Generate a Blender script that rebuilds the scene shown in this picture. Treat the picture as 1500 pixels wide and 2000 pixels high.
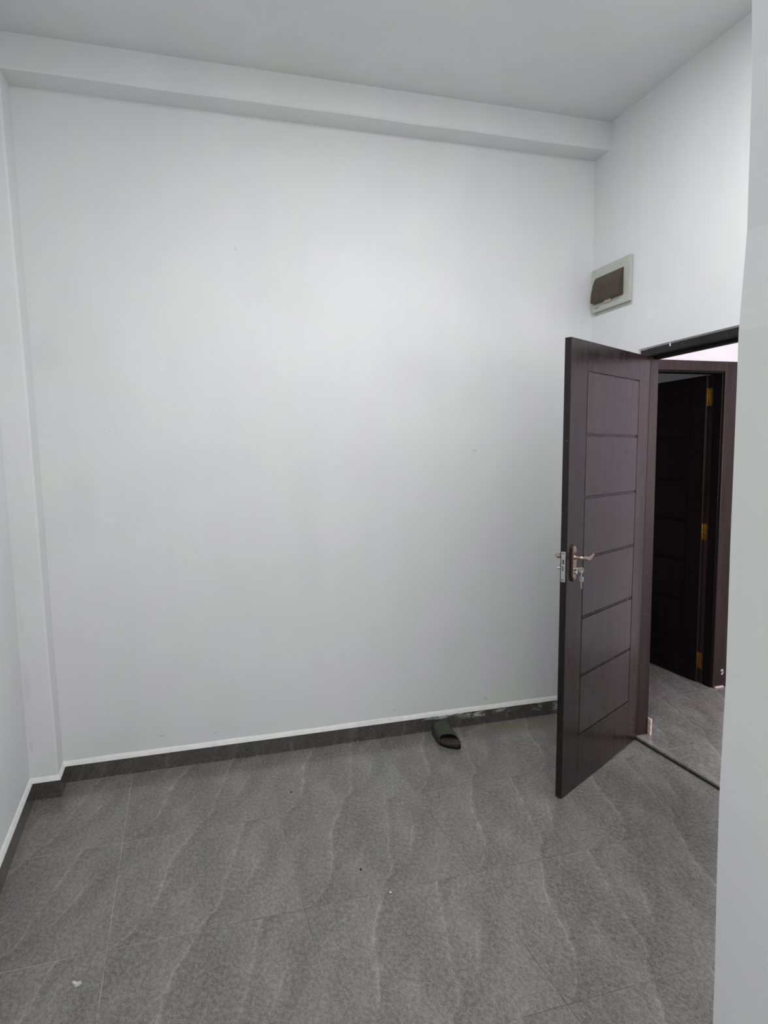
import bpy, bmesh, math, random
from mathutils import Vector, Matrix, noise

random.seed(4)
S = bpy.context.scene
for o in list(bpy.data.objects):
    bpy.data.objects.remove(o, do_unlink=True)
COL = S.collection

# ------------------------------------------------------------------ camera
CAM = Vector((0.690, -3.2418, 1.4535))
YAW, PITCH, ROLL, FPX, PX, PY = -0.29333, -0.11568, -0.016665, 1306.72, 747.77, 1048.94
fw = Vector((-math.sin(YAW) * math.cos(PITCH), math.cos(YAW) * math.cos(PITCH), math.sin(PITCH)))
rt = fw.cross(Vector((0, 0, 1))).normalized()
up = rt.cross(fw)
r2 = rt * math.cos(ROLL) + up * math.sin(ROLL)
u2 = -rt * math.sin(ROLL) + up * math.cos(ROLL)
cd = bpy.data.cameras.new('camera')
cam = bpy.data.objects.new('camera', cd)
COL.objects.link(cam)
M = Matrix((r2, u2, -fw)).transposed().to_4x4()
M.translation = CAM
cam.matrix_world = M
cd.sensor_width = 36
cd.sensor_fit = 'AUTO'
cd.lens = FPX / 2000 * 36
cd.shift_x = (750 - PX) / 2000
cd.shift_y = (PY - 1000) / 2000
cd.clip_start = 0.02
S.camera = cam

# ------------------------------------------------------------------ light
w = bpy.data.worlds.new('world')
S.world = w
w.use_nodes = True
w.node_tree.nodes['Background'].inputs[0].default_value = (0.9, 0.95, 1.0, 1)
w.node_tree.nodes['Background'].inputs[1].default_value = 0.3
S.view_settings.view_transform = 'Standard'
S.view_settings.look = 'None'
S.view_settings.gamma = 1
S.view_settings.use_curve_mapping = False
S.view_settings.exposure = 0.0


def area(name, loc, aim, sx, sy, power, color):
    l = bpy.data.lights.new(name, 'AREA')
    l.shape = 'RECTANGLE'
    l.size, l.size_y, l.energy, l.color = sx, sy, power, color
    o = bpy.data.objects.new(name, l)
    o.location = loc
    o.rotation_euler = (Vector(aim) - Vector(loc)).to_track_quat('-Z', 'Y').to_euler()
    COL.objects.link(o)
    return o


# ceiling lamp of the room, above and a little ahead of the viewer
area('room_ceiling_lamp', (1.6, -1.68, 3.10), (1.6, -1.68, 0), 0.6, 0.6, 37, (1.0, 1.0, 1.0))
# added fill behind the camera, no window there, lifts the lower walls
area('room_rear_fill', (1.0, -5.0, 1.2), (1.3, 0, 1.2), 1.6, 2.0, 14, (1.0, 1.0, 1.0))
area('room_side_fill', (0.25, -3.3, 1.2), (3.0, -1.3, 1.1), 1.3, 1.6, 6, (1.0, 1.0, 1.0))  # added fill from the left for the dim lower right
# daylight at the end of the corridor
area('corridor_window_light', (3.75, -2.95, 1.7), (3.6, 0, 1.6), 1.0, 1.6, 48, (1.0, 0.90, 0.96))

# ------------------------------------------------------------------ dimensions
W, H = 2.873, 3.129
BH, BD = 0.132, 0.135
CWX, CDY = 0.115, 0.1355
HB = 0.0776
T0, R0, T = 0.4128, -0.6186, 0.6
SL = 0.0296          # the left wall drifts inward towards the camera
YB = -5.1            # rear of the room
CF = 0.018           # corridor floor level
NX, NY = 1.561, -2.35  # corner of the nearby wall


# ------------------------------------------------------------------ node helper
class NT:
    def __init__(s, name, rough=0.5, spec=0.5):
        s.m = bpy.data.materials.new(name)
        s.m.use_nodes = True
        s.t = s.m.node_tree
        s.b = s.t.nodes['Principled BSDF']
        s.b.inputs['Roughness'].default_value = rough
        s.b.inputs['Specular IOR Level'].default_value = spec
        s._p = None

    def n(s, typ, **k):
        d = s.t.nodes.new(typ)
        for a, b in k.items():
            setattr(d, a, b)
        return d

    def put(s, sock, v):
        if hasattr(v, 'is_linked') or isinstance(v, bpy.types.NodeSocket):
            s.t.links.new(v, sock)
        else:
            sock.default_value = v

    def pos(s):
        if s._p is None:
            g = s.n('ShaderNodeNewGeometry')
            x = s.n('ShaderNodeSeparateXYZ')
            s.t.links.new(g.outputs['Position'], x.inputs[0])
            s._p = (g.outputs['Position'], x.outputs[0], x.outputs[1], x.outputs[2])
        return s._p

    def obj(s):
        g = s.n('ShaderNodeTexCoord')
        x = s.n('ShaderNodeSeparateXYZ')
        s.t.links.new(g.outputs['Object'], x.inputs[0])
        return (g.outputs['Object'], x.outputs[0], x.outputs[1], x.outputs[2])

    def math(s, op, a, b=0.0, c=None, clamp=False):
        d = s.n('ShaderNodeMath', operation=op, use_clamp=clamp)
        s.put(d.inputs[0], a)
        s.put(d.inputs[1], b)
        if c is not None:
            s.put(d.inputs[2], c)
        return d.outputs[0]

    def xyz(s, x, y, z):
        d = s.n('ShaderNodeCombineXYZ')
        for i, v in enumerate((x, y, z)):
            s.put(d.inputs[i], v)
        return d.outputs[0]

    def map(s, v, sc=(1, 1, 1), rot=(0, 0, 0), loc=(0, 0, 0)):
        d = s.n('ShaderNodeMapping')
        s.put(d.inputs['Vector'], v)
        d.inputs['Scale'].default_value = sc
        d.inputs['Rotation'].default_value = rot
        d.inputs['Location'].default_value = loc
        return d.outputs[0]

    def noise(s, v, scale, detail=3, rough=0.55, dist=0.0):
        d = s.n('ShaderNodeTexNoise')
        s.put(d.inputs['Vector'], v)
        d.inputs['Scale'].default_value = scale
        d.inputs['Detail'].default_value = detail
        d.inputs['Roughness'].default_value = rough
        d.inputs['Distortion'].default_value = dist
        return d.outputs[0]

    def rng(s, v, a, b, c=0.0, d_=1.0, smooth=True):
        d = s.n('ShaderNodeMapRange')
        if smooth:
            d.interpolation_type = 'SMOOTHSTEP'
        s.put(d.inputs[0], v)
        for i, k in enumerate((a, b, c, d_)):
            s.put(d.inputs[i + 1], k)
        return d.outputs[0]

    def mix(s, f, a, b, mode='MIX'):
        d = s.n('ShaderNodeMix', data_type='RGBA', blend_type=mode)
        s.put(d.inputs[0], f)
        for k, v in ((6, a), (7, b)):
            if isinstance(v, (tuple, list)) and len(v) == 3:
                v = (*v, 1)
            s.put(d.inputs[k], v)
        return d.outputs[2]

    def scale(s, col, f):
        d = s.n('ShaderNodeVectorMath', operation='SCALE')
        s.put(d.inputs[0], col)
        s.put(d.inputs['Scale'], f)
        return d.outputs[0]

    def bump(s, h, strength, dist):
        d = s.n('ShaderNodeBump')
        d.inputs['Strength'].default_value = strength
        d.inputs['Distance'].default_value = dist
        s.put(d.inputs['Height'], h)
        s.t.links.new(d.outputs[0], s.b.inputs['Normal'])

    def color(s, c):
        if isinstance(c, (tuple, list)) and len(c) == 3:
            c = (*c, 1)
        s.put(s.b.inputs['Base Color'], c)
        return s

    def curve(s, v, pts):
        d = s.n('ShaderNodeFloatCurve')
        c = d.mapping.curves[0]
        while len(c.points) > 2:
            c.points.remove(c.points[1])
        c.points[0].location = pts[0]
        c.points[-1].location = pts[-1]
        for q in pts[1:-1]:
            c.points.new(*q)
        d.mapping.update()
        s.put(d.inputs['Value'], v)
        return d.outputs[0]

    def spot(s, c, r, axes):
        """soft disc mask, 1 at the world point c"""
        p = s.pos()
        sub = s.n('ShaderNodeVectorMath', operation='SUBTRACT')
        s.put(sub.inputs[0], p[0])
        sub.inputs[1].default_value = c
        mul = s.n('ShaderNodeVectorMath', operation='MULTIPLY')
        s.t.links.new(sub.outputs[0], mul.inputs[0])
        mul.inputs[1].default_value = axes
        ln = s.n('ShaderNodeVectorMath', operation='LENGTH')
        s.t.links.new(mul.outputs[0], ln.inputs[0])
        return s.rng(ln.outputs['Value'], r, r * 0.35, 0.0, 1.0)


# ------------------------------------------------------------------ materials
def paint(name, spots=(), base=(0.80, 0.81, 0.81), strength=1.0):
    a = NT(name, 0.62, 0.25)
    p = a.pos()
    big = a.noise(p[0], 1.3, 3, 0.5, 0.6)
    streak = a.noise(a.map(p[0], (6, 6, 0.9)), 1.0, 3, 0.6, 0.3)
    cloud = a.noise(a.map(p[0], (1, 1, 1), loc=(7, 3, 1)), 2.6, 4, 0.5, 0.8)
    f = a.rng(big, 0.3, 0.7, 1 - 0.035 * strength, 1 + 0.02 * strength)
    f2 = a.rng(streak, 0.32, 0.7, 1 - 0.014 * strength, 1 + 0.006 * strength)
    f = a.math('MULTIPLY', f, f2)
    tint = a.rng(cloud, 0.38, 0.62)
    c = a.mix(tint, (base[0] * 1.005, base[1] * 0.985, base[2] * 1.02), (base[0] * 0.985, base[1] * 1.008, base[2] * 0.985))
    c = a.scale(c, f)
    for sp in spots:
        pos, r, ax, amt, colr = sp
        k = a.math('MULTIPLY', a.spot(pos, r, ax), amt)
        c = a.mix(k, c, colr)
    a.color(c)
    und = a.noise(p[0], 5.0, 3, 0.5)
    fine = a.noise(p[0], 90, 2, 0.5)
    h = a.math('ADD', a.math('MULTIPLY', und, 1.0), a.math('MULTIPLY', fine, 0.03))
    a.bump(h, 0.35, 0.006)
    return a.m


G = (0.42, 0.42, 0.41)
back_spots = [((0.17, 0, 1.93), 0.12, (1.6, 0, 1), 0.16, (0.60, 0.63, 0.61)),
              ((0.28, 0, 1.28), 0.16, (2.2, 0, 0.6), 0.12, (0.62, 0.62, 0.61)),
              ((1.33, 0, 0.78), 0.35, (1.2, 0, 1.0), 0.07, (0.6, 0.6, 0.6)),
              ((1.28, 0, 1.08), 0.20, (3.0, 0, 1.0), 0.07, (0.62, 0.62, 0.61)),
              ((2.28, 0, 2.52), 0.5, (1.6, 0, 0.6), 0.09, (0.62, 0.66, 0.64)),
              ((2.18, 0, 1.49), 0.006, (0.4, 0, 1), 0.55, G),
              ((0.405, 0, 1.60), 0.005, (1, 0, 1), 0.35, G),
              ((0.43, 0, 1.603), 0.004, (1, 0, 1), 0.35, G),
              ((0.455, 0, 1.601), 0.005, (1, 0, 1), 0.35, G),
              ((2.245, 0, 0.135), 0.007, (0.5, 0, 1.3), 0.6, G),
              ((1.72, 0, 0.14), 0.006, (0.5, 0, 1.3), 0.5, G),
              ((0.55, 0, 0.16), 0.006, (0.4, 0, 1.3), 0.5, G),
              ((0.80, 0, 0.14), 0.006, (0.4, 0, 1.6), 0.5, G),
              ((0.99, 0, 2.42), 0.007, (1, 0, 0.5), 0.3, G)]
PAINT_BACK = paint('white_paint_back', back_spots)
PAINT = paint('white_paint')
PAINT_PIL = paint('white_paint_pilaster', [((0.022, -0.135, 0.52), 0.022, (1, 0, 0.2), 0.14, G), ((0.02, -0.135, 0.24), 0.010, (1, 0, 0.3), 0.2, G),
                                          ((0.022, -0.135, 0.78), 0.012, (1, 0, 0.2), 0.12, G)])
PAINT_CEIL = paint('white_paint_ceiling', base=(0.76, 0.775, 0.77))
PAINT_NEAR = paint('white_paint_near', base=(0.78, 0.79, 0.785), strength=0.6)
PUTTY = NT('white_putty', 0.5, 0.3)
_p = PUTTY.pos()
PUTTY.color(PUTTY.scale((0.86, 0.86, 0.85), PUTTY.rng(PUTTY.noise(_p[0], 30, 3), 0.3, 0.7, 0.93, 1.02)))
PUTTY.bump(PUTTY.noise(_p[0], 40, 3), 0.4, 0.003)
PUTTY = PUTTY.m

VA = [(0.0, 0.0), (0.07, 0.085), (0.17, 0.150), (0.28, 0.205), (0.40, 0.240), (0.53, 0.268), (0.69, 0.302), (0.82, 0.356), (1.0, 0.452)]
VB = [(0.0, 0.440), (0.09, 0.480), (0.16, 0.545), (0.355, 0.592), (0.53, 0.640), (0.72, 0.694), (0.95, 0.752), (1.0, 0.772)]


def tile(name, t0, r0, plane='floor', base=0.125, extra=None, joint='mixed'):
    a = NT(name, 0.36, 0.45)
    P, x, y, z = a.pos()
    if plane == 'floor':
        u0, v0 = x, y
    elif plane == 'back':
        u0, v0 = x, z
    else:
        u0, v0 = y, z
    us = a.math('DIVIDE', a.math('SUBTRACT', u0, t0), T)
    vs = a.math('DIVIDE', a.math('SUBTRACT', v0, r0), T)
    iu, iv = a.math('FLOOR', us), a.math('FLOOR', vs)
    u, v = a.math('FRACT', us), a.math('FRACT', vs)
    loc = a.xyz(u, v, 0.0)
    # per tile brightness
    wn = a.n('ShaderNodeTexWhiteNoise')
    a.t.links.new(a.xyz(iu, iv, 0.37), wn.inputs['Vector'])
    per = a.rng(wn.outputs['Value'], 0, 1, 0.955, 1.05, False)
    # identical slate print on every tile: two long veins and layered grain along them
    wob = a.math('MULTIPLY', a.math('SUBTRACT', a.noise(loc, 13, 5, 0.7), 0.5), 0.035)
    col = None
    tot = None
    for i, (vv, wd, amp) in enumerate(((VA, 0.011, 0.42), (VB, 0.009, 0.32))):
        cv = a.curve(v, vv)
        d = a.math('ADD', a.math('SUBTRACT', u, cv), wob)
        ad = a.math('ABSOLUTE', d)
        core = a.math('MULTIPLY', a.rng(ad, wd, 0.0, 0.0, 1.0), a.rng(a.noise(loc, 26, 4, 0.75), 0.38, 0.6, 0.2, 1.0))
        halo = a.rng(ad, wd * 3.5, 0.0, 0.0, 0.45)
        mask = a.rng(a.noise(loc, 7 + i * 3, 3, 0.6, 0.3), 0.36, 0.62, 0.15, 1.0)
        side = a.math('MULTIPLY', a.rng(d, 0.0, 0.02, 0.0, 1.0), a.rng(d, 0.13, 0.03, 0.0, 1.0))
        s_ = a.math('MULTIPLY', a.math('ADD', a.math('MULTIPLY', core, amp), a.math('MULTIPLY', halo, amp)), mask)
        s_ = a.math('SUBTRACT', s_, a.math('MULTIPLY', side, 0.09))
        tot = s_ if tot is None else a.math('ADD', tot, s_)
    # thin secondary hair lines running with the veins
    sh = a.map(loc, (1, 1, 1), rot=(0, 0, math.radians(20)))
    hl = a.noise(a.map(sh, (22, 2.0, 1)), 1.0, 6, 0.72, 0.35)
    tot = a.math('ADD', tot, a.rng(hl, 0.57, 0.72, 0.0, 0.20))
    tot = a.math('SUBTRACT', tot, a.rng(hl, 0.44, 0.28, 0.0, 0.16))
    # wide clouds
    cl = a.noise(a.map(sh, (4.5, 1.8, 1)), 1.0, 3, 0.55, 0.4)
    tot = a.math('ADD', tot, a.rng(cl, 0.3, 0.7, -0.16, 0.16))
    # grain
    pg = a.map(P, (1.0, 0.62, 1.0), rot=(0, 0, math.radians(24)))
    gr = a.noise(pg, 330, 2, 0.8, 0.4)
    gm = a.noise(pg, 85, 4, 0.75, 0.2)
    tot = a.math('ADD', tot, a.rng(gr, 0.32, 0.70, -0.30, 0.36, False))
    tot = a.math('ADD', tot, a.rng(gm, 0.33, 0.70, -0.24, 0.28))
    sp = a.noise(P, 330, 1, 0.5)
    tot = a.math('ADD', tot, a.rng(sp, 0.72, 0.80, 0.0, 0.9))
    val = a.math('MULTIPLY', a.math('ADD', tot, 1.0), per)
    # warm and cool zones
    wc = a.rng(a.noise(P, 2.4, 2, 0.5, 0.3), 0.42, 0.62)
    c = a.mix(wc, (base * 1.01, base * 0.985, base * 0.925), (base * 1.035, base * 0.97, base * 0.95))
    c = a.scale(c, val)
    # grout
    du = a.math('MINIMUM', u, a.math('SUBTRACT', 1.0, u))
    dv = a.math('MINIMUM', v, a.math('SUBTRACT', 1.0, v))
    gl = a.math('MINIMUM', du, dv)
    if plane != 'floor':
        gl = du
    g = a.rng(gl, 0.0024, 0.0012, 0.0, 1.0)
    if joint == 'mixed':
        gcol = a.math('ADD', a.rng(x, 0.55, 0.85, 1.0, 0.0), a.rng(a.noise(P, 2.5, 2, 0.5), 0.50, 0.60, 0.0, 0.6), clamp=True)
    else:
        gcol = 1.0 if joint == 'light' else 0.0
    gc = a.mix(gcol, (base * 0.40, base * 0.40, base * 0.40), (base * 1.9, base * 1.85, base * 1.75))
    c = a.mix(a.math('MULTIPLY', g, a.rng(a.noise(P, 6.0, 3, 0.6), 0.38, 0.60, 0.35, 0.95)), c, gc)
    if extra:
        c = extra(a, c)
    a.color(c)
    h = a.math('ADD', a.math('MULTIPLY', gr, 0.6), a.math('MULTIPLY', gm, 1.0))
    h = a.math('ADD', h, a.math('MULTIPLY', tot, 0.6))
    h = a.math('SUBTRACT', h, a.math('MULTIPLY', g, 2.0))
    a.bump(h, 0.10, 0.0006)
    a.put(a.b.inputs['Roughness'], a.rng(gr, 0.3, 0.7, 0.17, 0.27))
    return a.m


def floor_extra(a, c):
    P = a.pos()[0]
    n1 = a.noise(P, 9, 3, 0.6)
    for ctr, r, amt, col in (((2.52, -0.16, 0), 0.26, 0.6, (0.27, 0.22, 0.16)),
                             ((2.30, -0.10, 0), 0.18, 0.5, (0.20, 0.19, 0.10)),
                             ((2.05, -0.25, 0), 0.14, 0.15, (0.16, 0.14, 0.10))):
        k = a.math('MULTIPLY', a.spot(ctr, r, (1, 1.4, 0)), a.rng(n1, 0.35, 0.65, 0.1, amt))
        c = a.mix(k, c, col)
    # dust scuffs by the skirting near the sandal
    k = a.math('MULTIPLY', a.spot((2.2, -0.07, 0), 0.22, (0.8, 3.2, 0)), a.rng(a.noise(a.map(P, (8, 40, 1)), 1.0, 4, 0.6), 0.5, 0.7, 0.0, 0.4))
    return a.mix(k, c, (0.35, 0.34, 0.32))


def smear_extra(a, c):
    P, x, y, z = a.pos()
    n1 = a.noise(a.map(P, (14, 1, 60)), 1.0, 4, 0.65, 0.4)
    for cx, cz, r, ax, amt in ((2.02, 0.072, 0.20, (1, 0, 12), 0.95), (2.18, 0.060, 0.13, (1, 0, 6), 0.8),
                               (2.36, 0.066, 0.10, (1, 0, 5), 0.6), (2.56, 0.055, 0.07, (1.2, 0, 2), 0.55), (2.70, 0.045, 0.10, (1.5, 0, 2), 0.7)):
        k = a.math('MULTIPLY', a.spot((cx, -0.012, cz), r, ax), a.rng(n1, 0.45, 0.6, 0.0, amt))
        c = a.mix(k, c, (0.55, 0.56, 0.57))
    e = a.math('MULTIPLY', a.rng(z, 0.012, 0.0, 0.0, 1.0), a.rng(a.noise(P, 60, 3, 0.7), 0.58, 0.68, 0.0, 0.6))
    return a.mix(e, c, (0.45, 0.45, 0.43))


FLOOR = tile('slate_floor_tile', T0, R0, 'floor', 0.185, floor_extra)
FLOOR_COR = tile('slate_corridor_tile', 2.90, -0.634, 'floor', 0.20, joint='light')
FLOOR_FAR = tile('slate_far_tile', 2.95, 0.456, 'floor', 0.20, joint='light')
SKIRT_B = tile('slate_skirting_back', T0 + 0.003, -0.25, 'back', 0.085, smear_extra, 'dark')  # same tile as the floor, shade of the upright face put into the base
SKIRT_L = tile('slate_skirting_left', -0.30, -0.25, 'side', 0.085, joint='dark')  # base darkened likewise for the shade of an upright face


def wood(name, base=(0.030, 0.017, 0.016), rough=0.33, wear=0.5, lum=1.0, coat=0.25, spec=0.45):
    a = NT(name, rough, spec)
    P, x, y, z = a.obj()
    st = a.noise(a.map(P, (38, 38, 1.6)), 1.0, 4, 0.6, 0.3)
    bl = a.noise(a.map(P, (9, 9, 1.3)), 1.0, 3, 0.55, 0.4)
    f = a.math('MULTIPLY', a.rng(st, 0.3, 0.7, 0.72, 1.3), a.rng(bl, 0.3, 0.7, 0.8, 1.2))
    c = a.scale(tuple(k * lum for k in base), f)
    # worn flecks
    fl = a.rng(a.noise(a.map(P, (1, 1, 0.6)), 55, 2, 0.6), 0.735, 0.77, 0.0, wear)
    c = a.mix(fl, c, (0.28, 0.22, 0.20))
    a.color(c)
    a.put(a.b.inputs['Roughness'], a.rng(bl, 0.3, 0.7, rough - 0.05, rough + 0.10))
    a.bump(st, 0.12, 0.0010)
    a.b.inputs['Coat Weight'].default_value = coat
    a.b.inputs['Coat Roughness'].default_value = 0.20
    return a.m


WOOD = wood('dark_lacquered_wood', base=(0.023, 0.012, 0.0125), rough=0.26, spec=0.38, coat=0.2)
WOOD_PANEL = wood('dark_lacquered_wood_panel', base=(0.029, 0.017, 0.018), rough=0.27, coat=0.32, spec=0.45)
WOOD_EDGE = wood('dark_raw_wood_edge', base=(0.014, 0.009, 0.007), rough=0.55, coat=0.0, spec=0.3)
WOOD_FRAME = wood('dark_red_wood_frame', base=(0.026, 0.015, 0.0135), rough=0.45, coat=0.03, spec=0.30)
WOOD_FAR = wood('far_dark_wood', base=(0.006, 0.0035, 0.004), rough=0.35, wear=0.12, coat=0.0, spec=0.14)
WOOD_HEAD = wood('dark_grey_wood_head', base=(0.007, 0.0065, 0.006), rough=0.55, coat=0.0)


def metal(name, col, rough, dark=None):
    a = NT(name, rough, 0.5)
    a.b.inputs['Metallic'].default_value = 1.0
    P = a.obj()[0]
    n1 = a.noise(P, 160, 3, 0.6)
    a.color(a.scale(col, a.rng(n1, 0.3, 0.7, 0.8, 1.15)) if dark is None else a.mix(a.rng(n1, 0.35, 0.65), dark, col))
    a.put(a.b.inputs['Roughness'], a.rng(n1, 0.3, 0.7, rough - 0.05, rough + 0.08))
    return a.m


BRONZE = metal('antique_nickel', (0.42, 0.34, 0.29), 0.20)
BRONZE_D = metal('antique_nickel_dark', (0.10, 0.075, 0.055), 0.32)
STEEL = metal('brushed_steel', (0.62, 0.62, 0.57), 0.42)
CHROME = metal('bright_chrome', (0.85, 0.85, 0.87), 0.14)
KEYM = metal('nickel_key', (0.80, 0.76, 0.68), 0.30)
BRASS = metal('brass_hinge_metal', (0.55, 0.36, 0.09), 0.38, dark=(0.22, 0.14, 0.04))


def flat(name, col, rough=0.5, spec=0.4, var=0.06, sc=40):
    a = NT(name, rough, spec)
    P = a.obj()[0]
    a.color(a.scale(col, a.rng(a.noise(P, sc, 3), 0.3, 0.7, 1 - var, 1 + var)))
    return a.m


PLASTIC = flat('grey_box_plastic', (0.50, 0.52, 0.47), 0.35, 0.4, 0.03)
PLASTIC_IN = flat('pale_inner_plastic', (0.55, 0.50, 0.42), 0.5)
BLACK = flat('black_slot', (0.012, 0.012, 0.012), 0.6)
BREAKER = flat('breaker_grey', (0.30, 0.29, 0.28), 0.4)
LOGO_BLUE = flat('navy_print', (0.015, 0.03, 0.09), 0.5)
SOLE_TOP = flat('brown_footbed', (0.045, 0.036, 0.030), 0.6, 0.3, 0.15, 90)
SOLE_BLACK = flat('black_rubber', (0.008, 0.008, 0.008), 0.55, 0.3)
STRAP = flat('olive_strap', (0.036, 0.040, 0.024), 0.55, 0.35, 0.22, 60)
CHIP = flat('white_plaster_chip', (0.58, 0.57, 0.54), 0.7)
MORTAR = flat('pale_mortar', (0.62, 0.50, 0.46), 0.8, 0.2, 0.2, 60)
SPECK = flat('dark_speck', (0.02, 0.018, 0.015), 0.7)

_a = NT('smoked_plastic', 0.12, 0.5)
_tr = _a.n('ShaderNodeBsdfTransparent')
_tr.inputs[0].default_value = (0.74, 0.67, 0.60, 1)
_mx = _a.n('ShaderNodeMixShader')
_mx.inputs[0].default_value = 0.42
_a.color((0.13, 0.105, 0.082))
_a.t.links.new(_tr.outputs[0], _mx.inputs[1])
_a.t.links.new(_a.b.outputs[0], _mx.inputs[2])
_a.t.links.new(_mx.outputs[0], _a.t.nodes['Material Output'].inputs[0])
SMOKED = _a.m


# ------------------------------------------------------------------ mesh helpers
def box(bm, x0, x1, y0, y1, z0, z1, bev=0.0, seg=2):
    r = bmesh.ops.create_cube(bm, size=1.0)
    vs = r['verts']
    for v in vs:
        v.co = Vector((x0 + (x1 - x0) * (v.co.x + .5), y0 + (y1 - y0) * (v.co.y + .5), z0 + (z1 - z0) * (v.co.z + .5)))
    if bev > 0:
        es = list({e for v in vs for e in v.link_edges})
        bmesh.ops.bevel(bm, geom=es, offset=bev, segments=seg, profile=0.5, affect='EDGES')


def cyl(bm, p0, p1, r0, r1=None, seg=20):
    p0, p1 = Vector(p0), Vector(p1)
    r1 = r0 if r1 is None else r1
    q = (p1 - p0).to_track_quat('Z', 'Y').to_matrix().to_4x4()
    q.translation = (p0 + p1) / 2
    bmesh.ops.create_cone(bm, cap_ends=True, segments=seg, radius1=r0, radius2=r1, depth=(p1 - p0).length, matrix=q)


def sweep(bm, path, radii, seg=14, flatx=None):
    """tube through path points; radii = list of (ra, rb) ellipse radii"""
    rings = []
    n = len(path)
    side0 = None
    for i, p in enumerate(path):
        p = Vector(p)
        t = (Vector(path[min(i + 1, n - 1)]) - Vector(path[max(i - 1, 0)])).normalized()
        upv = Vector((0, 0, 1)) if abs(t.z) < 0.95 else Vector((1, 0, 0))
        s = t.cross(upv).normalized()
        k = s.cross(t).normalized()
        ra, rb = radii[i]
        rings.append([bm.verts.new(p + s * ra * math.cos(a) + k * rb * math.sin(a)) for a in [2 * math.pi * j / seg for j in range(seg)]])
    for a, b in zip(rings, rings[1:]):
        for j in range(seg):
            bm.faces.new((a[j], a[(j + 1) % seg], b[(j + 1) % seg], b[j]))
    bm.faces.new(rings[0][::-1])
    bm.faces.new(rings[-1])


def prism(bm, pts, z0, z1, bev=0.0):
    """extrude xy outline"""
    lo = [bm.verts.new((x, y, z0)) for x, y in pts]
    f = bm.faces.new(lo)
    r = bmesh.ops.extrude_face_region(bm, geom=[f])
    up_ = [g for g in r['geom'] if isinstance(g, bmesh.types.BMVert)]
    for v in up_:
        v.co.z = z1
    return lo, up_


def mk(name, bm, mats, parent=None, smooth=False, **props):
    bmesh.ops.recalc_face_normals(bm, faces=bm.faces[:])
    me = bpy.data.meshes.new(name)
    bm.to_mesh(me)
    bm.free()
    for m in (mats if isinstance(mats, (list, tuple)) else [mats]):
        me.materials.append(m)
    if smooth:
        for p in me.polygons:
            p.use_smooth = True
        me.set_sharp_from_angle(angle=math.radians(35))
    o = bpy.data.objects.new(name, me)
    COL.objects.link(o)
    if parent:
        o.parent = parent
    for k, v in props.items():
        o[k] = v
    return o


def struct(name, bm, mats, label, cat, smooth=False):
    return mk(name, bm, mats, None, smooth, kind='structure', label=label, category=cat)


def empty(name, loc, rot=(0, 0, 0), **props):
    o = bpy.data.objects.new(name, None)
    o.empty_display_size = 0.1
    COL.objects.link(o)
    o.location = loc
    o.rotation_euler = rot
    for k, v in props.items():
        o[k] = v
    return o


def B():
    return bmesh.new()


def rough_up(bm, amp, sc=3.0, cuts=0, keep=None):
    for v in bm.verts:
        if keep and keep(v.co):
            continue
        d = noise.noise_vector(v.co * sc) * amp
        v.co += Vector((d.x, d.y, d.z))


# ------------------------------------------------------------------ structure
TH = 0.12
OPY0, OPY1, OPZ = -0.398, -1.315, 1.966     # wall opening of the first doorway
CX1 = 4.35                                   # far side of the corridor
LX = lambda y: -SL * y

b = B()
box(b, -0.3, W, YB - 0.2, 0.0, -0.10, 0.0)
struct('floor', b, FLOOR, 'dark grey slate tile floor of the room', 'floor')
b = B()
box(b, W, CX1 + 0.1, -3.1, 0.0, -0.10, CF)
struct('floor_corridor', b, FLOOR_COR, 'slightly raised grey tile floor beyond the open doorway', 'floor')
b = B()
box(b, 2.5, CX1 + 0.1, 0.0, 2.6, -0.10, CF)
struct('floor_far_room', b, FLOOR_FAR, 'grey tile floor under the far dark door', 'floor')

b = B()
box(b, -0.3, W + TH, YB - 0.2, 0.12, H, H + 0.12)
struct('ceiling', b, PAINT_CEIL, 'plain white painted ceiling of the room', 'ceiling')
b = B()
box(b, W + 0.09, CX1 + 0.1, -3.1, 2.6, 2.80, 2.92)
struct('ceiling_corridor', b, PAINT, 'white ceiling of the passage outside the room', 'ceiling')

b = B()
box(b, -0.3, W, 0.0, 0.12, 0, H)
struct('wall_back', b, PAINT_BACK, 'large white painted back wall with faint smudges', 'wall')

# left wall, slightly out of square
b = B()
vs = []
for (x, y) in ((LX(0), 0), (LX(YB), YB), (-0.3, YB), (-0.3, 0)):
    vs.append(b.verts.new((x, y, 0)))
f = b.faces.new(vs)
r = bmesh.ops.extrude_face_region(b, geom=[f])
for g in r['geom']:
    if isinstance(g, bmesh.types.BMVert):
        g.co.z = H
struct('wall_left', b, PAINT, 'narrow strip of white wall along the left side', 'wall')

# rear wall (behind the camera)
b = B()
box(b, -0.3, W + 0.3, YB - 0.12, YB, 0, H)
struct('wall_rear', b, PAINT, 'white wall behind the viewer', 'wall')

# right wall with the doorway
b = B()
box(b, W, W + 0.09, OPY0, 0.0, 0, H)
box(b, W, W + 0.09, -3.1, OPY1, 0, H)
box(b, W, W + 0.09, OPY1, OPY0, OPZ, H)
struct('wall_right', b, PAINT, 'white right wall with the doorway and fuse box', 'wall')

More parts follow.
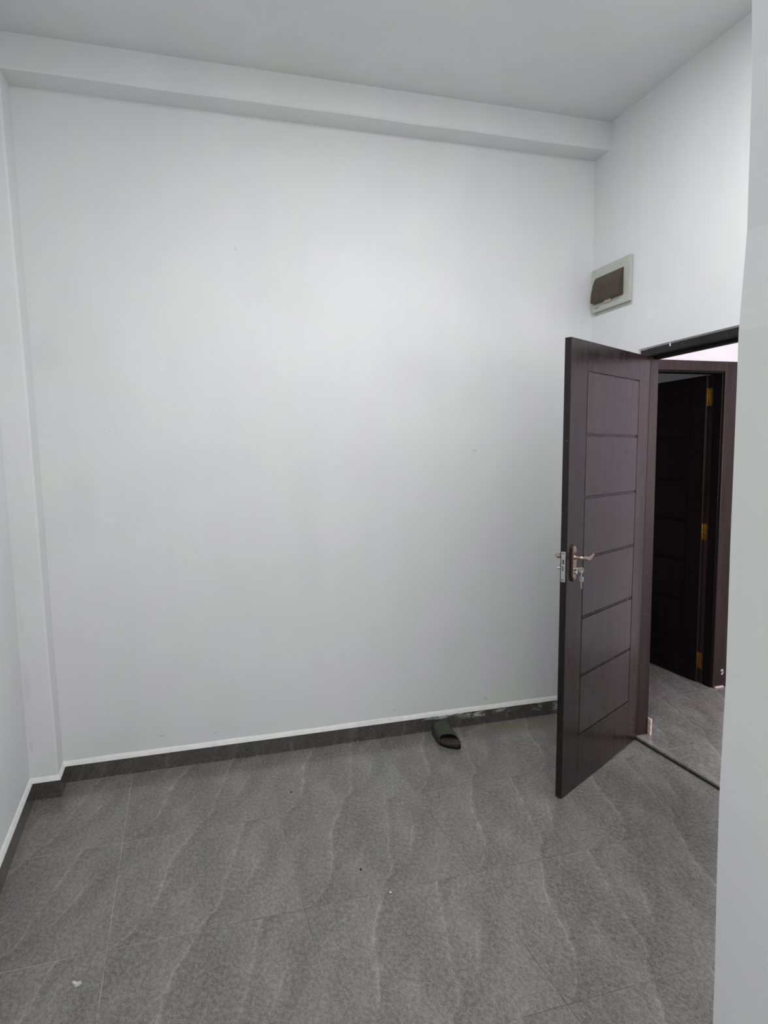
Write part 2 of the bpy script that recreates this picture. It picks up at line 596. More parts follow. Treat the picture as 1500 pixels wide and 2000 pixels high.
b = B()
ly0, ly1 = OPY0 + 0.012, OPY1
v6 = [b.verts.new(c) for c in ((W - 0.001, ly0, OPZ + 0.001), (W + 0.016, ly0 - 0.012, OPZ + 0.001), (W + 0.016, ly0 - 0.012, OPZ - 0.012),
                               (W - 0.001, ly1, OPZ + 0.001), (W + 0.016, ly1, OPZ + 0.001), (W + 0.016, ly1, OPZ - 0.012))]
for q in ((0, 1, 2), (3, 5, 4), (0, 2, 5, 3), (0, 3, 4, 1), (1, 4, 5, 2)):
    b.faces.new([v6[i] for i in q])
struct('trim_8', b, PAINT, 'sloped plaster edge right above the dark door head', 'trim')

# nearby wall block, outline wavers like hand finished plaster
b = B()
prof = [(0.0, 0.006), (0.42, 0.006), (0.52, 0.005), (0.72, 0.000), (0.865, -0.002), (1.07, 0.001), (1.30, -0.002), (1.557, -0.003), (1.646, -0.004),
        (1.702, -0.001), (1.80, 0.004), (1.918, 0.002), (2.045, 0.000), (2.138, -0.006), (2.5, -0.004), (H, -0.002)]
ring = []
for z, dx in prof:
    x = NX + dx
    ring.append([b.verts.new(c) for c in ((x, YB, z), (x, NY - 0.006, z), (x + 0.006, NY, z), (W, NY, z), (W, YB, z))])
for a_, c_ in zip(ring, ring[1:]):
    for j in range(5):
        b.faces.new((a_[j], a_[(j + 1) % 5], c_[(j + 1) % 5], c_[j]))
b.faces.new(ring[0])
b.faces.new(ring[-1])
struct('wall_near', b, PAINT_NEAR, 'pale wall corner close by along the right edge of the photo', 'wall')

# beam under the ceiling
b = B()
N = 60
rows = []
for i in range(N + 1):
    x = W * i / N
    j1 = noise.noise(Vector((x * 2.2, 3.1, 0))) * 0.004
    j2 = noise.noise(Vector((x * 3.0, 9.1, 0))) * 0.005
    zb = H - BH
    e = 0.007
    rows.append([b.verts.new(c) for c in ((x, 0.0, zb), (x, -BD + e + j2, zb + j1), (x, -BD + j2, zb + e + j1), (x, -BD + j2 * 0.5, H - BH * 0.45), (x, -BD, H), (x, 0.0, H))])
for a_, c_ in zip(rows, rows[1:]):
    for j in range(6):
        b.faces.new((a_[j], a_[(j + 1) % 6], c_[(j + 1) % 6], c_[j]))
b.faces.new(rows[0])
b.faces.new(rows[-1])
struct('trim_1', b, PAINT, 'shallow white beam running under the ceiling along the back wall', 'beam', smooth=True)

# pilaster in the left corner
b = B()
rows = []
for i in range(41):
    z = (H - BH) * i / 40
    j1 = noise.noise(Vector((z * 1.7, 5.5, 0))) * 0.005 - 0.018 * (z / H) ** 1.5
    j2 = noise.noise(Vector((z * 1.3, 1.5, 0))) * 0.003
    e = 0.008
    rows.append([b.verts.new(c) for c in ((-0.02, 0.0, z), (-0.02, -CDY + j2, z), (CWX - e + j1, -CDY + j2, z), (CWX + j1, -CDY + e + j2, z), (CWX + j1 * 0.5, 0.0, z))])
for a_, c_ in zip(rows, rows[1:]):
    for j in range(5):
        b.faces.new((a_[j], a_[(j + 1) % 5], c_[(j + 1) % 5], c_[j]))
b.faces.new(rows[0])
b.faces.new(rows[-1])
struct('trim_2', b, PAINT_PIL, 'narrow white pilaster in the left corner', 'pilaster', smooth=True)

# skirting: slate strips with a putty fillet on top
TK = 0.012


def skirting(name, fname, path, mat, label):
    """path: list of (x, y, nx, ny) points, the strip hugs the wall side"""
    for kind_, nm in ((0, name), (1, fname)):
        b = B()
        rg = []
        for (x, y, nx, ny) in path:
            if kind_ == 0:
                pr = [(0.0, 0.0), (TK, 0.0), (TK, HB - 0.001), (TK - 0.001, HB), (0.0, HB)]
            else:
                pr = [(0.0, HB), (TK - 0.0005, HB), (TK * 0.75, HB + 0.006), (0.003, HB + 0.021), (0.0, HB + 0.023)]
            rg.append([b.verts.new((x + nx * d, y + ny * d, z)) for d, z in pr])
        for a_, c_ in zip(rg, rg[1:]):
            for j in range(5):
                b.faces.new((a_[j], a_[(j + 1) % 5], c_[(j + 1) % 5], c_[j]))
        b.faces.new(rg[0])
        b.faces.new(rg[-1])
        if kind_ == 0:
            struct(nm, b, mat, label, 'skirting')
        else:
            for v in b.verts:
                if v.co.z > HB + 0.001:
                    v.co.z += noise.noise(v.co * 6) * 0.003
            struct(nm, b, PUTTY, 'bright white putty line on top of the ' + label.split(' ', 1)[1], 'trim', smooth=True)


n_ = 40
skirting('baseboard_back', 'trim_3', [(CWX + (W - CWX) * i / n_, 0, 0, -1) for i in range(n_ + 1)], SKIRT_B, 'dark slate skirting along the back wall')
skirting('baseboard_pilaster', 'trim_4', [(CWX, 0, 1, 0), (CWX, -CDY, 1, -1), (LX(-CDY), -CDY, 0, -1)], SKIRT_B, 'short slate skirting wrapping the corner pilaster')
skirting('baseboard_left', 'trim_5', [(LX(-CDY), -CDY, 1, 0), (LX(-1), -1, 1, 0), (LX(-2.5), -2.5, 1, 0), (LX(YB), YB, 1, 0)], SKIRT_L, 'dark slate skirting along the left wall')
skirting('baseboard_right', 'trim_6', [(W, 0, -1, 0), (W, OPY0 + 0.012, -1, 0)], SKIRT_L, 'short slate skirting behind the open door')

# threshold edge of the raised corridor tile
b = B()
box(b, W - 0.003, W + 0.004, OPY1, OPY0, 0.0, 0.008)
struct('trim_7', b, SPECK, 'dark joint under the raised tile edge at the doorway', 'trim')

# corridor and far room shell
FD0, FD1, FDZ = 2.985, 3.775, 1.930
fo = 0.106
b = B()
box(b, W + 0.09, FD0 - 0.06, 0.0, 0.12, 0, 2.8)
box(b, FD1 + fo, CX1, 0.0, 0.12, 0, 2.8)
box(b, FD0 - 0.06, FD1 + fo, 0.0, 0.12, FDZ + 0.057, 2.8)
struct('wall_corridor', b, PAINT, 'bright white wall above the far door frame', 'wall')
b = B()
box(b, CX1, CX1 + 0.1, -3.1, 2.6, 0, 2.8)
struct('wall_corridor_right', b, PAINT, 'white side wall of the passage', 'wall')
b = B()
box(b, W + 0.09, CX1, -3.2, -3.1, 0, 2.8)
struct('wall_corridor_end', b, PAINT, 'white end wall of the passage', 'wall')
b = B()
box(b, 2.5, CX1, 2.5, 2.6, 0, 2.8)
box(b, 2.5, 2.6, 0.12, 2.5, 0, 2.8)
struct('wall_far_room', b, PAINT, 'dim pale wall inside the far room', 'wall')


# ------------------------------------------------------------------ panelled leaf, local x from hinge, front y=0, back y=-th
LW, LH, LT = 0.807, 1.911, 0.029
GZ = [1.797 - 0.008, 1.533, 1.273, 1.015, 0.757, 0.499, 0.232]


def leaf(parent, wd, ht, mats, px0, px1, name='door_leaf'):
    b = B()
    g = 0.0055
    core = 0.007
    box(b, 0, wd, -LT + core, -core, 0, ht)
    for ya, yb in ((-core - 0.002, 0.0), (-LT, -LT + core + 0.002)):
        box(b, 0, px0 - g / 2, ya, yb, 0, ht, 0.0012)
        box(b, px1 + g / 2, wd, ya, yb, 0, ht, 0.0012)
        box(b, px0 - g / 2, px1 + g / 2, ya, yb, GZ[0] + g / 2, ht, 0.0012)
        box(b, px0 - g / 2, px1 + g / 2, ya, yb, 0, GZ[-1] - g / 2, 0.0012)
    # lock edge facing
    b2 = B()
    o = mk(name, b, mats[0], parent)
    box(b2, wd - 0.0005, wd + 0.0015, -LT + 0.0008, -0.0008, 0.001, ht - 0.001, 0.0008)
    mk('lock_edge', b2, mats[2], o, label='unpolished narrow edge of the door')
    for k in range(6):
        b = B()
        top, bot = GZ[k], GZ[k + 1]
        for ya, yb in ((-core - 0.002, 0.0), (-LT, -LT + core + 0.002)):
            box(b, px0 + g / 2, px1 - g / 2, ya, yb, bot + (0.006 if k < 5 else g / 2), top - (0.006 if k > 0 else g / 2), 0.0012)
        mk('door_panel', b, mats[1], o)
    for k in range(1, 6):
        b = B()
        for ya, yb in ((-core - 0.002, -0.0016), (-LT + 0.0016, -LT + core + 0.002)):
            box(b, px0 + g / 2, px1 - g / 2, ya, yb, GZ[k] - 0.0026, GZ[k] + 0.0026, 0.0008)
        mk('groove_bead', b, mats[0], o)
    return o


# first doorway
door = empty('door_1', (W, -0.45, 0), kind='structure', category='door',
             label='open dark brown six panel door with lever handle and keys, hinged in the near doorway')


def wmk(name, b, mats, parent, **k):
    """mesh given in world coordinates, parented to a root at parent.location"""
    for v in b.verts:
        v.co -= parent.location
    return mk(name, b, mats, parent, **k)


fx0, fx1 = W + 0.010, W + 0.075
b = B()
box(b, fx0, fx1, -0.452, OPY0, CF, OPZ - 0.002, 0.002)          # far jamb
box(b, fx0, fx1, OPY1, -1.263, CF, OPZ - 0.002, 0.002)          # near jamb
fr = wmk('door_frame', b, WOOD_FRAME, door)
b = B()
box(b, fx0 - 0.002, fx1, -1.264, -0.451, 1.926, OPZ - 0.003, 0.002)
box(b, fx0 + 0.040, fx1, -1.264, -0.451, 1.912, 1.928, 0.001)
fh = wmk('frame_head', b, WOOD_HEAD, door, label='nearly black top bar of the door frame')
# plaster chip hanging over the head, mortar lump at the foot of the jamb
b = B()
box(b, fx0 - 0.006, fx0, -0.612, -0.606, 1.948, 1.966, 0.001)
wmk('plaster_drip', b, PUTTY, door, label='small white drip of plaster')
b = B()
box(b, fx1 - 0.001, fx1 + 0.012, -0.470, -0.43, CF, CF + 0.085, 0.003)
rough_up(b, 0.003, 40)
wmk('mortar_lump', b, MORTAR, door, label='pinkish mortar at the foot of the frame')

Hh = Vector((2.8775, -0.4565, 0.009))
A_ = Vector((2.1785, -0.8705, 0.009))
ang = math.atan2(A_.y - Hh.y, A_.x - Hh.x)
lf = leaf(door, LW, LH, (WOOD, WOOD_PANEL, WOOD_EDGE), 0.125, 0.660)
Mx = Matrix.Translation(Hh) @ Matrix.Rotation(ang, 4, 'Z') @ Matrix.Rotation(math.radians(-0.55), 4, 'X') @ Matrix.Rotation(math.radians(0.18), 4, 'Y')
lf.matrix_parent_inverse = Matrix.Identity(4)
lf.matrix_basis = Matrix.Translation(-Vector(door.location)) @ Mx

# hardware on the leaf (local coordinates)
SX = LW - 0.051


def oval_plate(bm, cx, cz0, cz1, hw, y0, y1, n=14):
    pts = []
    for i in range(n + 1):
        t = math.pi * i / n
        pts.append((cx + hw * math.cos(t), cz1 - hw * 1.25 + hw * 1.25 * math.sin(t)))
    for i in range(n + 1):
        t = math.pi + math.pi * i / n
        pts.append((cx + hw * math.cos(t), cz0 + hw * 1.25 + hw * 1.25 * math.sin(t)))
    a1 = [bm.verts.new((x, y0, z)) for x, z in pts]
    k = 0.86
    mz = (cz0 + cz1) / 2
    a2 = [bm.verts.new((x, y0 + (y1 - y0) * 0.55, z)) for x, z in pts]
    a3 = [bm.verts.new((cx + (x - cx) * k, y1, mz + (z - mz) * (1 - (1 - k) * 0.3))) for x, z in pts]
    m = len(pts)
    for p_, q_ in ((a1, a2), (a2, a3)):
        for j in range(m):
            bm.faces.new((p_[j], p_[(j + 1) % m], q_[(j + 1) % m], q_[j]))
    bm.faces.new(a1)
    bm.faces.new(a3)


for side in (1, -1):
    yb = 0.0 if side == 1 else -LT
    s = side
    b = B()
    oval_plate(b, SX, 0.930, 1.088, 0.0195, yb, yb + s * 0.007)
    mk('handle_plate', b, BRONZE_D, lf, True)
    b = B()
    oval_plate(b, SX, 0.938, 1.080, 0.0140, yb + s * 0.0055, yb + s * 0.011)
    mk('plate_ridge', b, BRONZE, lf, True)
    b = B()
    zc = 1.032
    cyl(b, (SX, yb + s * 0.008, zc), (SX, yb + s * 0.018, zc), 0.012, 0.010)
    path, rad = [], []
    ctrl = [((SX, 0.012, zc), (0.0080, 0.0080)), ((SX, 0.028, zc), (0.0070, 0.0070)), ((SX - 0.002, 0.038, zc), (0.0082, 0.0082)),
            ((SX - 0.009, 0.046, zc - 0.001), (0.0085, 0.0092)), ((SX - 0.022, 0.050, zc - 0.004), (0.0075, 0.0105)), ((SX - 0.040, 0.051, zc - 0.006), (0.0065, 0.0110)),
            ((SX - 0.058, 0.050, zc - 0.004), (0.0062, 0.0095)), ((SX - 0.074, 0.048, zc + 0.001), (0.0060, 0.0080)), ((SX - 0.088, 0.046, zc + 0.005), (0.0062, 0.0072)),
            ((SX - 0.097, 0.045, zc + 0.006), (0.0056, 0.0062)), ((SX - 0.102, 0.045, zc + 0.006), (0.0025, 0.0030))]
    for (p_, r_) in ctrl:
        path.append((p_[0], yb + s * p_[1], p_[2]))
        rad.append(r_)
    sweep(b, path, rad, 16)
    mk('lever', b, BRONZE, lf, True)
    b = B()
    zk = 0.980
    cyl(b, (SX, yb + s * 0.008, zk + 0.003), (SX, yb + s * (0.021 if s > 0 else 0.034), zk + 0.003), 0.0085)
    box(b, SX - 0.005, SX + 0.005, min(yb + s * 0.008, yb + s * 0.0208), max(yb + s * 0.008, yb + s * 0.0208), zk - 0.017, zk, 0.002)
    mk('lock_cylinder', b, CHROME, lf, True, label='bright chrome lock cylinder')
    for zz in (1.076, 0.942):
        b = B()
        cyl(b, (SX, yb + s * 0.006, zz), (SX, yb + s * 0.0085, zz), 0.003, 0.0025, 12)
        mk('plate_screw', b, BRONZE_D, lf, True)

b = B()
ez = (0.934, 1.060)
box(b, LW + 0.001, LW + 0.0028, -LT + 0.005, -0.005, ez[0], ez[1], 0.0006)
mk('lock_faceplate', b, STEEL, lf, label='satin steel lock plate on the door edge')
b = B()
box(b, LW + 0.0024, LW + 0.0034, -LT + 0.008, -0.011, 1.008, 1.027, 0.0002)
box(b, LW + 0.0024, LW + 0.0034, -LT + 0.010, -0.013, 0.980, 1.000, 0.0002)
cyl(b, (LW + 0.002, -LT / 2 - 0.001, 1.052), (LW + 0.0034, -LT / 2 - 0.001, 1.052), 0.003, seg=12)
cyl(b, (LW + 0.002, -LT / 2 - 0.001, 0.942), (LW + 0.0034, -LT / 2 - 0.001, 0.942), 0.003, seg=12)
mk('bolt_slot', b, BLACK, lf)
b = B()
prism(b, [(LW + 0.002, -LT + 0.010), (LW + 0.009, -LT + 0.012), (LW + 0.002, -0.014)], 1.010, 1.025)
box(b, LW + 0.002, LW + 0.0038, -LT + 0.012, -0.015, 0.983, 0.998, 0.0004)
mk('latch_bolt', b, STEEL, lf)

# keys: hang in the lock, a thing of their own
MW = Mx
kb = empty('key_bunch', (0, 0, 0), label='two nickel keys on a wire loop hanging from the lock of the open door', category='keys')
kb.matrix_world = MW @ Matrix.Translation((SX, 0.0208, 0.983))


def key(parent, root, tip_dir, width_dir, name='key', length=0.034, bow=0.0115):
    """root = centre of bow; tip_dir unit, width_dir unit"""
    root, t, wv = Vector(root), Vector(tip_dir).normalized(), Vector(width_dir).normalized()
    nn = t.cross(wv)
    b = B()
    pts = []
    for i in range(24):
        a = 2 * math.pi * i / 24
        c_, s_ = math.cos(a), math.sin(a)
        sq = 1.0 / max(abs(c_), abs(s_)) ** 0.55
        pts.append((c_ * bow * sq * 0.92, s_ * bow * sq * 0.92))
    hole = [(-bow * 0.42 + 0.0034 * math.cos(2 * math.pi * i / 24), 0.0046 * math.sin(2 * math.pi * i / 24)) for i in range(24)]
    th = 0.0011
    rg = []
    for sgn in (-1, 1):
        rg.append([b.verts.new(root + t * x + wv * y + nn * th * sgn) for x, y in pts])
        rg.append([b.verts.new(root + t * x + wv * y + nn * th * sgn) for x, y in hole])
    for j in range(24):
        k = (j + 1) % 24
        b.faces.new((rg[0][j], rg[0][k], rg[1][k], rg[1][j]))
        b.faces.new((rg[2][j], rg[2][k], rg[3][k], rg[3][j]))
        b.faces.new((rg[0][j], rg[0][k], rg[2][k], rg[2][j]))
        b.faces.new((rg[1][j], rg[1][k], rg[3][k], rg[3][j]))
    if length > 0:
        o = [(bow * 0.8, -0.0042), (bow * 0.8, 0.0042), (bow + 0.004, 0.0042), (bow + 0.006, 0.0028)]
        e = bow + length
        for q in range(5):
            xx = bow + 0.008 + q * (length - 0.012) / 5
            o += [(xx, 0.0036), (xx + 0.002, 0.0016), (xx + 0.0035, 0.0036)]
        o += [(e - 0.002, 0.003), (e, 0.0), (e - 0.002, -0.0030), (bow + 0.006, -0.0030), (bow + 0.004, -0.0042)]
        lo = [b.verts.new(root + t * x + wv * y - nn * th * 0.9) for x, y in o]
        hi = [b.verts.new(root + t * x + wv * y + nn * th * 0.9) for x, y in o]
        b.faces.new(lo)
        b.faces.new(hi)
        for j in range(len(o)):
            k = (j + 1) % len(o)
            b.faces.new((lo[j], lo[k], hi[k], hi[j]))
    return mk(name, b, KEYM, parent)


# bow of the inserted key sticks out of the cylinder, the spare hangs below it
key(kb, (0, 0.0165, 0.0), (0, -1, 0), (0.12, 0, 0.99), bow=0.0125, length=0.010)
key(kb, (-0.001, 0.0185, -0.0375), (-0.02, 0.03, -1), (0.10, 0.99, 0), bow=0.0120, length=0.030)
b = B()
lp = []
for i in range(25):
    a = 2 * math.pi * i / 24
    lp.append((0.003 * math.sin(a), 0.0205 + 0.0035 * math.sin(a), -0.0165 + 0.0170 * math.cos(a)))
sweep(b, lp, [(0.0008, 0.0008)] * 25, 8)
mk('key_ring', b, CHROME, kb, True)

b = B()
box(b, -0.0075, 0.0005, -LT + 0.004, 0.0004, 0.002, LH - 0.004)  # black strip paints the shade between leaf and jamb
mk('gap_shade_strip', b, BLACK, lf, label='black strip standing in for the shaded gap between the door and its frame')

# hinges of the first door (barrels tucked in the corner)
for hz in (0.20, 0.96, 1.72):
    b = B()
    cyl(b, (-0.004, -LT - 0.003, hz), (-0.004, -LT - 0.003, hz + 0.10), 0.006, seg=14)
    mk('hinge', b, BRASS, lf, True)

# ------------------------------------------------------------------ far doorway
d2 = empty('door_2', (FD1, 0.0, CF), kind='structure', category='door',
           label='nearly black panelled door with brass hinges, open into the dim room across the passage')
b = B()
box(b, FD1, FD1 + fo, -0.008, 0.115, CF, FDZ + 0.057, 0.004)
box(b, FD0 - 0.06, FD0, -0.008, 0.115, CF, FDZ + 0.057, 0.004)
box(b, FD0 - 0.002, FD1 + 0.002, -0.008, 0.115, FDZ, FDZ + 0.057, 0.004)
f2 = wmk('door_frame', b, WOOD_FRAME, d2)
b = B()
box(b, FD1 - 0.010, FD1 + 0.004, 0.004, 0.070, CF + 0.001, FDZ, 0.002)
box(b, FD0 - 0.002, FD1 - 0.008, 0.004, 0.070, FDZ - 0.010, FDZ + 0.004, 0.002)
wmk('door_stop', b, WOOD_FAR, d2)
b = B()
for i in range(10):
    a = random.random() * 6.28
    q = Vector((FD1 + 0.064 + 0.006 * math.cos(a), -0.011, 0.115 + 0.014 * math.sin(a)))
    box(b, q.x - 0.004, q.x + 0.004, q.y - 0.001, q.y + 0.004, q.z - 0.004, q.z + 0.004, 0.001)
wmk('plaster_splash', b, PUTTY, d2, label='white plaster splash near the foot of the frame')
b = B()
box(b, FD1 + 0.012, FD1 + 0.072, -0.022, -0.007, CF, CF + 0.010, 0.003)
rough_up(b, 0.003, 60)
wmk('mortar_lump', b, MORTAR, d2, label='pinkish mortar at the foot of the frame')

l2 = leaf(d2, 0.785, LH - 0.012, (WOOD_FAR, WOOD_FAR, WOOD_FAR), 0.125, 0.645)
l2.location = Vector((3.756, 0.119, CF + 0.006)) - Vector(d2.location)
l2.rotation_euler = (0, 0, math.radians(90))
# local x -> world +y, local y -> world -x : front (y=0) faces -x
b = B()
box(b, 0.0, 0.0012, -LT + 0.001, -0.001, 0.001, LH - 0.014)
for v in b.verts:
    v.co.x -= 0.0015
mk('hinge_edge', b, WOOD_FRAME, l2, label='reddish narrow edge of the far door')
for z0, z1 in ((1.742, 1.848), (0.925, 1.027), (0.108, 0.212)):
    b = B()
    zz0, zz1 = z0 - CF - 0.006, z1 - CF - 0.006
    box(b, -0.0035, -0.0012, -LT + 0.003, -0.006 + 0.0, zz0, zz1, 0.0003)      # leaf on the door edge
    cyl(b, (-0.004, -LT - 0.003, zz0), (-0.004, -LT - 0.003, zz1), 0.0055, seg=14)
    box(b, -0.0035, -0.0012, -LT - 0.014, -LT - 0.004, zz0, zz1, 0.0003)
    for t in (0.2, 0.5, 0.8):
        cyl(b, (-0.0045, -0.016 - 0.008 * (t == 0.5), zz0 + (zz1 - zz0) * t), (-0.003, -0.016 - 0.008 * (t == 0.5), zz0 + (zz1 - zz0) * t), 0.003, seg=10)
    box(b, -0.034, -0.006, -0.0185, -0.0165, zz0, zz1, 0.0003)      # plate on the jamb
    mk('hinge', b, BRASS, l2, True, label='brass butt hinge')

# ------------------------------------------------------------------ distribution box
db = empty('fuse_box', (W, -0.18, 2.32), category='fuse box',
           label='light grey recessed fuse box with smoked brown flap, high on the right wall')
BY0, BY1 = -0.022, -0.340     # corner side, camera side
BZ0, BZ1 = 2.211, 2.431
b = B()
box(b, W - 0.004, W + 0.004, BY1 + 0.002, BY0 - 0.002, BZ0 - 0.014, BZ1 - 0.002, 0.002)
wmk('back_plate', b, PLASTIC, db)
b = B()
# cover as four bars round the window plus shell
wy0, wy1, wz0, wz1 = -0.052, -0.290, 2.252, 2.383
cx0, cx1 = W - 0.020, W - 0.005
box(b, cx0, cx1, BY1, wy1, BZ0, BZ1, 0.002)
box(b, cx0, cx1, wy0, BY0, BZ0, BZ1, 0.002)
box(b, cx0, cx1, wy1 - 0.001, wy0 + 0.001, wz1, BZ1, 0.002)
box(b, cx0, cx1, wy1 - 0.001, wy0 + 0.001, BZ0, wz0, 0.002)
wmk('cover', b, PLASTIC, db)
b = B()
box(b, W - 0.006, W - 0.003, wy1, wy0, wz0, wz1)
wmk('inner_plate', b, PLASTIC_IN, db)
for k in range(8):
    b = B()
    y = wy0 - 0.020 - k * 0.0265
    box(b, W - 0.014, W - 0.004, y - 0.024, y, 2.278, 2.345, 0.001)
    box(b, W - 0.020, W - 0.012, y - 0.018, y - 0.006, 2.300, 2.318, 0.001)
    wmk('breaker', b, BREAKER, db)
# bulging smoked flap, constant section along y
b = B()
sec = [(0.0205, 2.384), (0.0270, 2.372), (0.0350, 2.350), (0.0420, 2.322), (0.0470, 2.292), (0.0485, 2.262), (0.0465, 2.2555), (0.0205, 2.2500)]
for ya, yb in ((wy0 - 0.001, wy1 + 0.001),):
    t = 0.0018
    outer = [[b.verts.new((W - d, y, z)) for d, z in sec] for y in (ya, yb)]
    ins = [[b.verts.new((W - max(d - t, 0.0185), y, z - 0.0012 * (1 if i < 5 else -1))) for i, (d, z) in enumerate(sec)] for y in (ya - t, yb + t)]
    m = len(sec)
    for i in range(m - 1):
        b.faces.new((outer[0][i], outer[0][i + 1], outer[1][i + 1], outer[1][i]))
        b.faces.new((ins[0][i], ins[0][i + 1], ins[1][i + 1], ins[1][i]))
    b.faces.new(outer[0])
    b.faces.new(outer[1])
    b.faces.new(ins[0])
    b.faces.new(ins[1])
fl = wmk('flap', b, SMOKED, db, label='smoked brown see-through flap')
b = B()
box(b, W - 0.030, W - 0.0195, -0.200, -0.145, 2.240, 2.2535, 0.002)
wmk('flap_tab', b, PLASTIC_IN, db)
b = B()
cyl(b, (W - 0.0215, -0.268, 2.404), (W - 0.0195, -0.268, 2.404), 0.0035, seg=12)
wmk('cover_screw', b, BREAKER, db)
# tiny illegible maker's print: slanted navy strokes
b = B()
for i in range(7):
    y = -0.052 - i * 0.0052
    h = 0.0052 if i in (0, 6) else 0.0036
    box(b, W - 0.0206, W - 0.0199, y - 0.0032, y, 2.2290, 2.2290 + h)
wmk('maker_print', b, LOGO_BLUE, db)

# ------------------------------------------------------------------ slide sandal
sd = empty('slide_sandal', (1.95, -0.14, 0), category='sandal',
           label='single dark olive slide sandal on the floor against the back skirting')
out = [(1.972, -0.272), (1.984, -0.258), (1.989, -0.235), (1.994, -0.19), (2.000, -0.14), (2.004, -0.09), (2.000, -0.05), (1.985, -0.024), (1.962, -0.015),
       (1.938, -0.018), (1.920, -0.035), (1.908, -0.07), (1.900, -0.11), (1.894, -0.15), (1.893, -0.18), (1.900, -0.212), (1.920, -0.243), (1.948, -0.266)]
_o2 = []
for i in range(len(out)):
    p0_, p1_, p2_, p3_ = (Vector(out[(i + k) % len(out)]) for k in (-1, 0, 1, 2))
    for t in (0.0, 0.33, 0.66):
        q = 0.5 * ((2 * p1_) + (p2_ - p0_) * t + (2 * p0_ - 5 * p1_ + 4 * p2_ - p3_) * t * t + (3 * p1_ - p0_ - 3 * p2_ + p3_) * t ** 3)
        _o2.append((q.x, q.y))
out = _o2
cxm = sum(p_[0] for p_ in out) / len(out)
cym = sum(p_[1] for p_ in out) / len(out)


def loop(bm, k, z, lift=0.0):
    vs = []
    for x, y in out:
        zz = z + lift * max(0, (-0.18 - y) / 0.09) ** 1.5
        vs.append(bm.verts.new((cxm + (x - cxm) * k, cym + (y - cym) * k, zz)))
    return vs


def bridge(bm, a_, c_):
    m = len(a_)
    for j in range(m):
        bm.faces.new((a_[j], a_[(j + 1) % m], c_[(j + 1) % m], c_[j]))


b = B()
ls = [loop(b, 0.96, 0.0), loop(b, 0.995, 0.004), loop(b, 1.0, 0.014, 0.002), loop(b, 0.985, 0.0155, 0.002)]
for a_, c_ in zip(ls, ls[1:]):
    bridge(b, a_, c_)
b.faces.new(ls[0])
b.faces.new(ls[-1])
wmk('outsole', b, SOLE_BLACK, sd, smooth=True)
b = B()
ls = [loop(b, 0.985, 0.0150, 0.002), loop(b, 0.992, 0.024, 0.004), loop(b, 0.965, 0.0275, 0.004), loop(b, 0.90, 0.0235, 0.003), loop(b, 0.5, 0.0225, 0.001)]
for a_, c_ in zip(ls, ls[1:]):
    bridge(b, a_, c_)
b.faces.new(ls[0])
b.faces.new(ls[-1])
wmk('footbed', b, SOLE_TOP, sd, smooth=True)
# strap: arch swept from instep to toe
b = B()


def strap_ring(bm, t, inner):
    # t=0 rear edge, t=1 toe edge
    yl = -0.060 + t * (-0.195 + 0.060)
    yr = -0.060 + t * (-0.222 + 0.060)
    xl = 1.903 - 0.013 * t
    xr = 2.008 - 0.014 * t
    hgt = 0.071 - 0.019 * t
    vs = []
    n = 16
    for i in range(n + 1):
        a = math.pi * i / n
        c_, s_ = math.cos(a), math.sin(a)
        k = (1 - c_) / 2
        x = xl + (xr - xl) * (0.5 - 0.5 * math.copysign(abs(c_) ** 0.75, c_))
        back = 0.024 * math.sin(a) * t     # toe edge arches back over the foot
        y = yl + (yr - yl) * k + back
        z = 0.010 + (hgt - 0.010) * abs(s_) ** 0.62
        v = Vector((x, y, z))
        ctr = Vector(((xl + xr) / 2, y, 0.02))
        if inner:
            v += (ctr - v).normalized() * 0.004
        vs.append(bm.verts.new(v))
    return vs


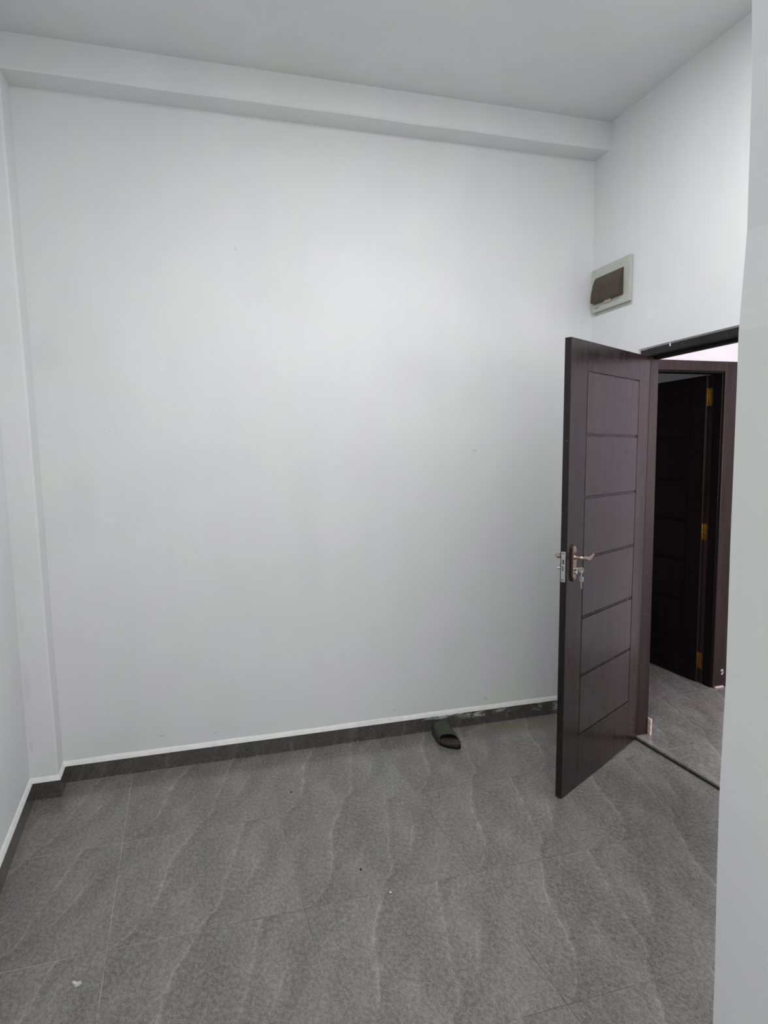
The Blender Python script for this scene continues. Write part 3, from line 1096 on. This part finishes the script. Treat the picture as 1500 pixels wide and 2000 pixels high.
nt = 10
ro = [strap_ring(b, i / nt, False) for i in range(nt + 1)]
ri = [strap_ring(b, i / nt, True) for i in range(nt + 1)]
for rr in (ro, ri):
    for a_, c_ in zip(rr, rr[1:]):
        for j in range(len(a_) - 1):
            b.faces.new((a_[j], a_[j + 1], c_[j + 1], c_[j]))
for q in (0, nt):
    for j in range(len(ro[0]) - 1):
        b.faces.new((ro[q][j], ro[q][j + 1], ri[q][j + 1], ri[q][j]))
for j in (0, len(ro[0]) - 1):
    for a_, c_, d_, e_ in zip(ro, ro[1:], ri, ri[1:]):
        b.faces.new((a_[j], c_[j], e_[j], d_[j]))
wmk('strap', b, STRAP, sd, smooth=True)


# ------------------------------------------------------------------ debris on the floor
def pebble(name, loc, size, mat, **k):
    b = B()
    bmesh.ops.create_icosphere(b, subdivisions=2, radius=1.0)
    for v in b.verts:
        d = noise.noise(v.co * 1.7 + Vector(loc) * 9) * 0.45
        v.co = Vector((v.co.x * size[0], v.co.y * size[1], v.co.z * size[2])) * (1 + d)
    zm = min(v.co.z for v in b.verts)
    for v in b.verts:
        v.co.z -= zm
    o = mk(name, b, mat, None, **k)
    o.location = loc
    return o


b = B()
lo, hi = prism(b, [(-0.020, 0.013), (-0.015, 0.001), (-0.004, -0.012), (0.007, -0.010), (0.020, 0.001), (0.017, 0.006), (0.004, 0.001), (-0.009, 0.012)], 0.0, 0.010)
for v in hi:
    v.co.x *= 0.85
    v.co.y = v.co.y * 0.85 + 0.001
    v.co.z += noise.noise(v.co * 90) * 0.003
o = mk('plaster_chip', b, CHIP, None, category='debris', label='small angular white plaster chip on the tiles at the lower left')
o.location = (0.344, -1.335, 0.0)
o.scale = (0.72, 0.72, 0.72)
pebble('plaster_crumb', (1.303, -1.232, 0), (0.005, 0.004, 0.003), CHIP, category='debris', label='tiny white crumb on the floor in front of the sandal, right of centre')
o = pebble('dirt_speck', (1.096, -0.437, 0), (0.006, 0.0025, 0.0025), SPECK, category='debris', label='tiny black speck on the tiles nearer the back wall')
pebble('dirt_speck', (1.242, -1.075, 0), (0.004, 0.0035, 0.003), SPECK, category='debris', label='tiny black speck on the tiles nearer the viewer')
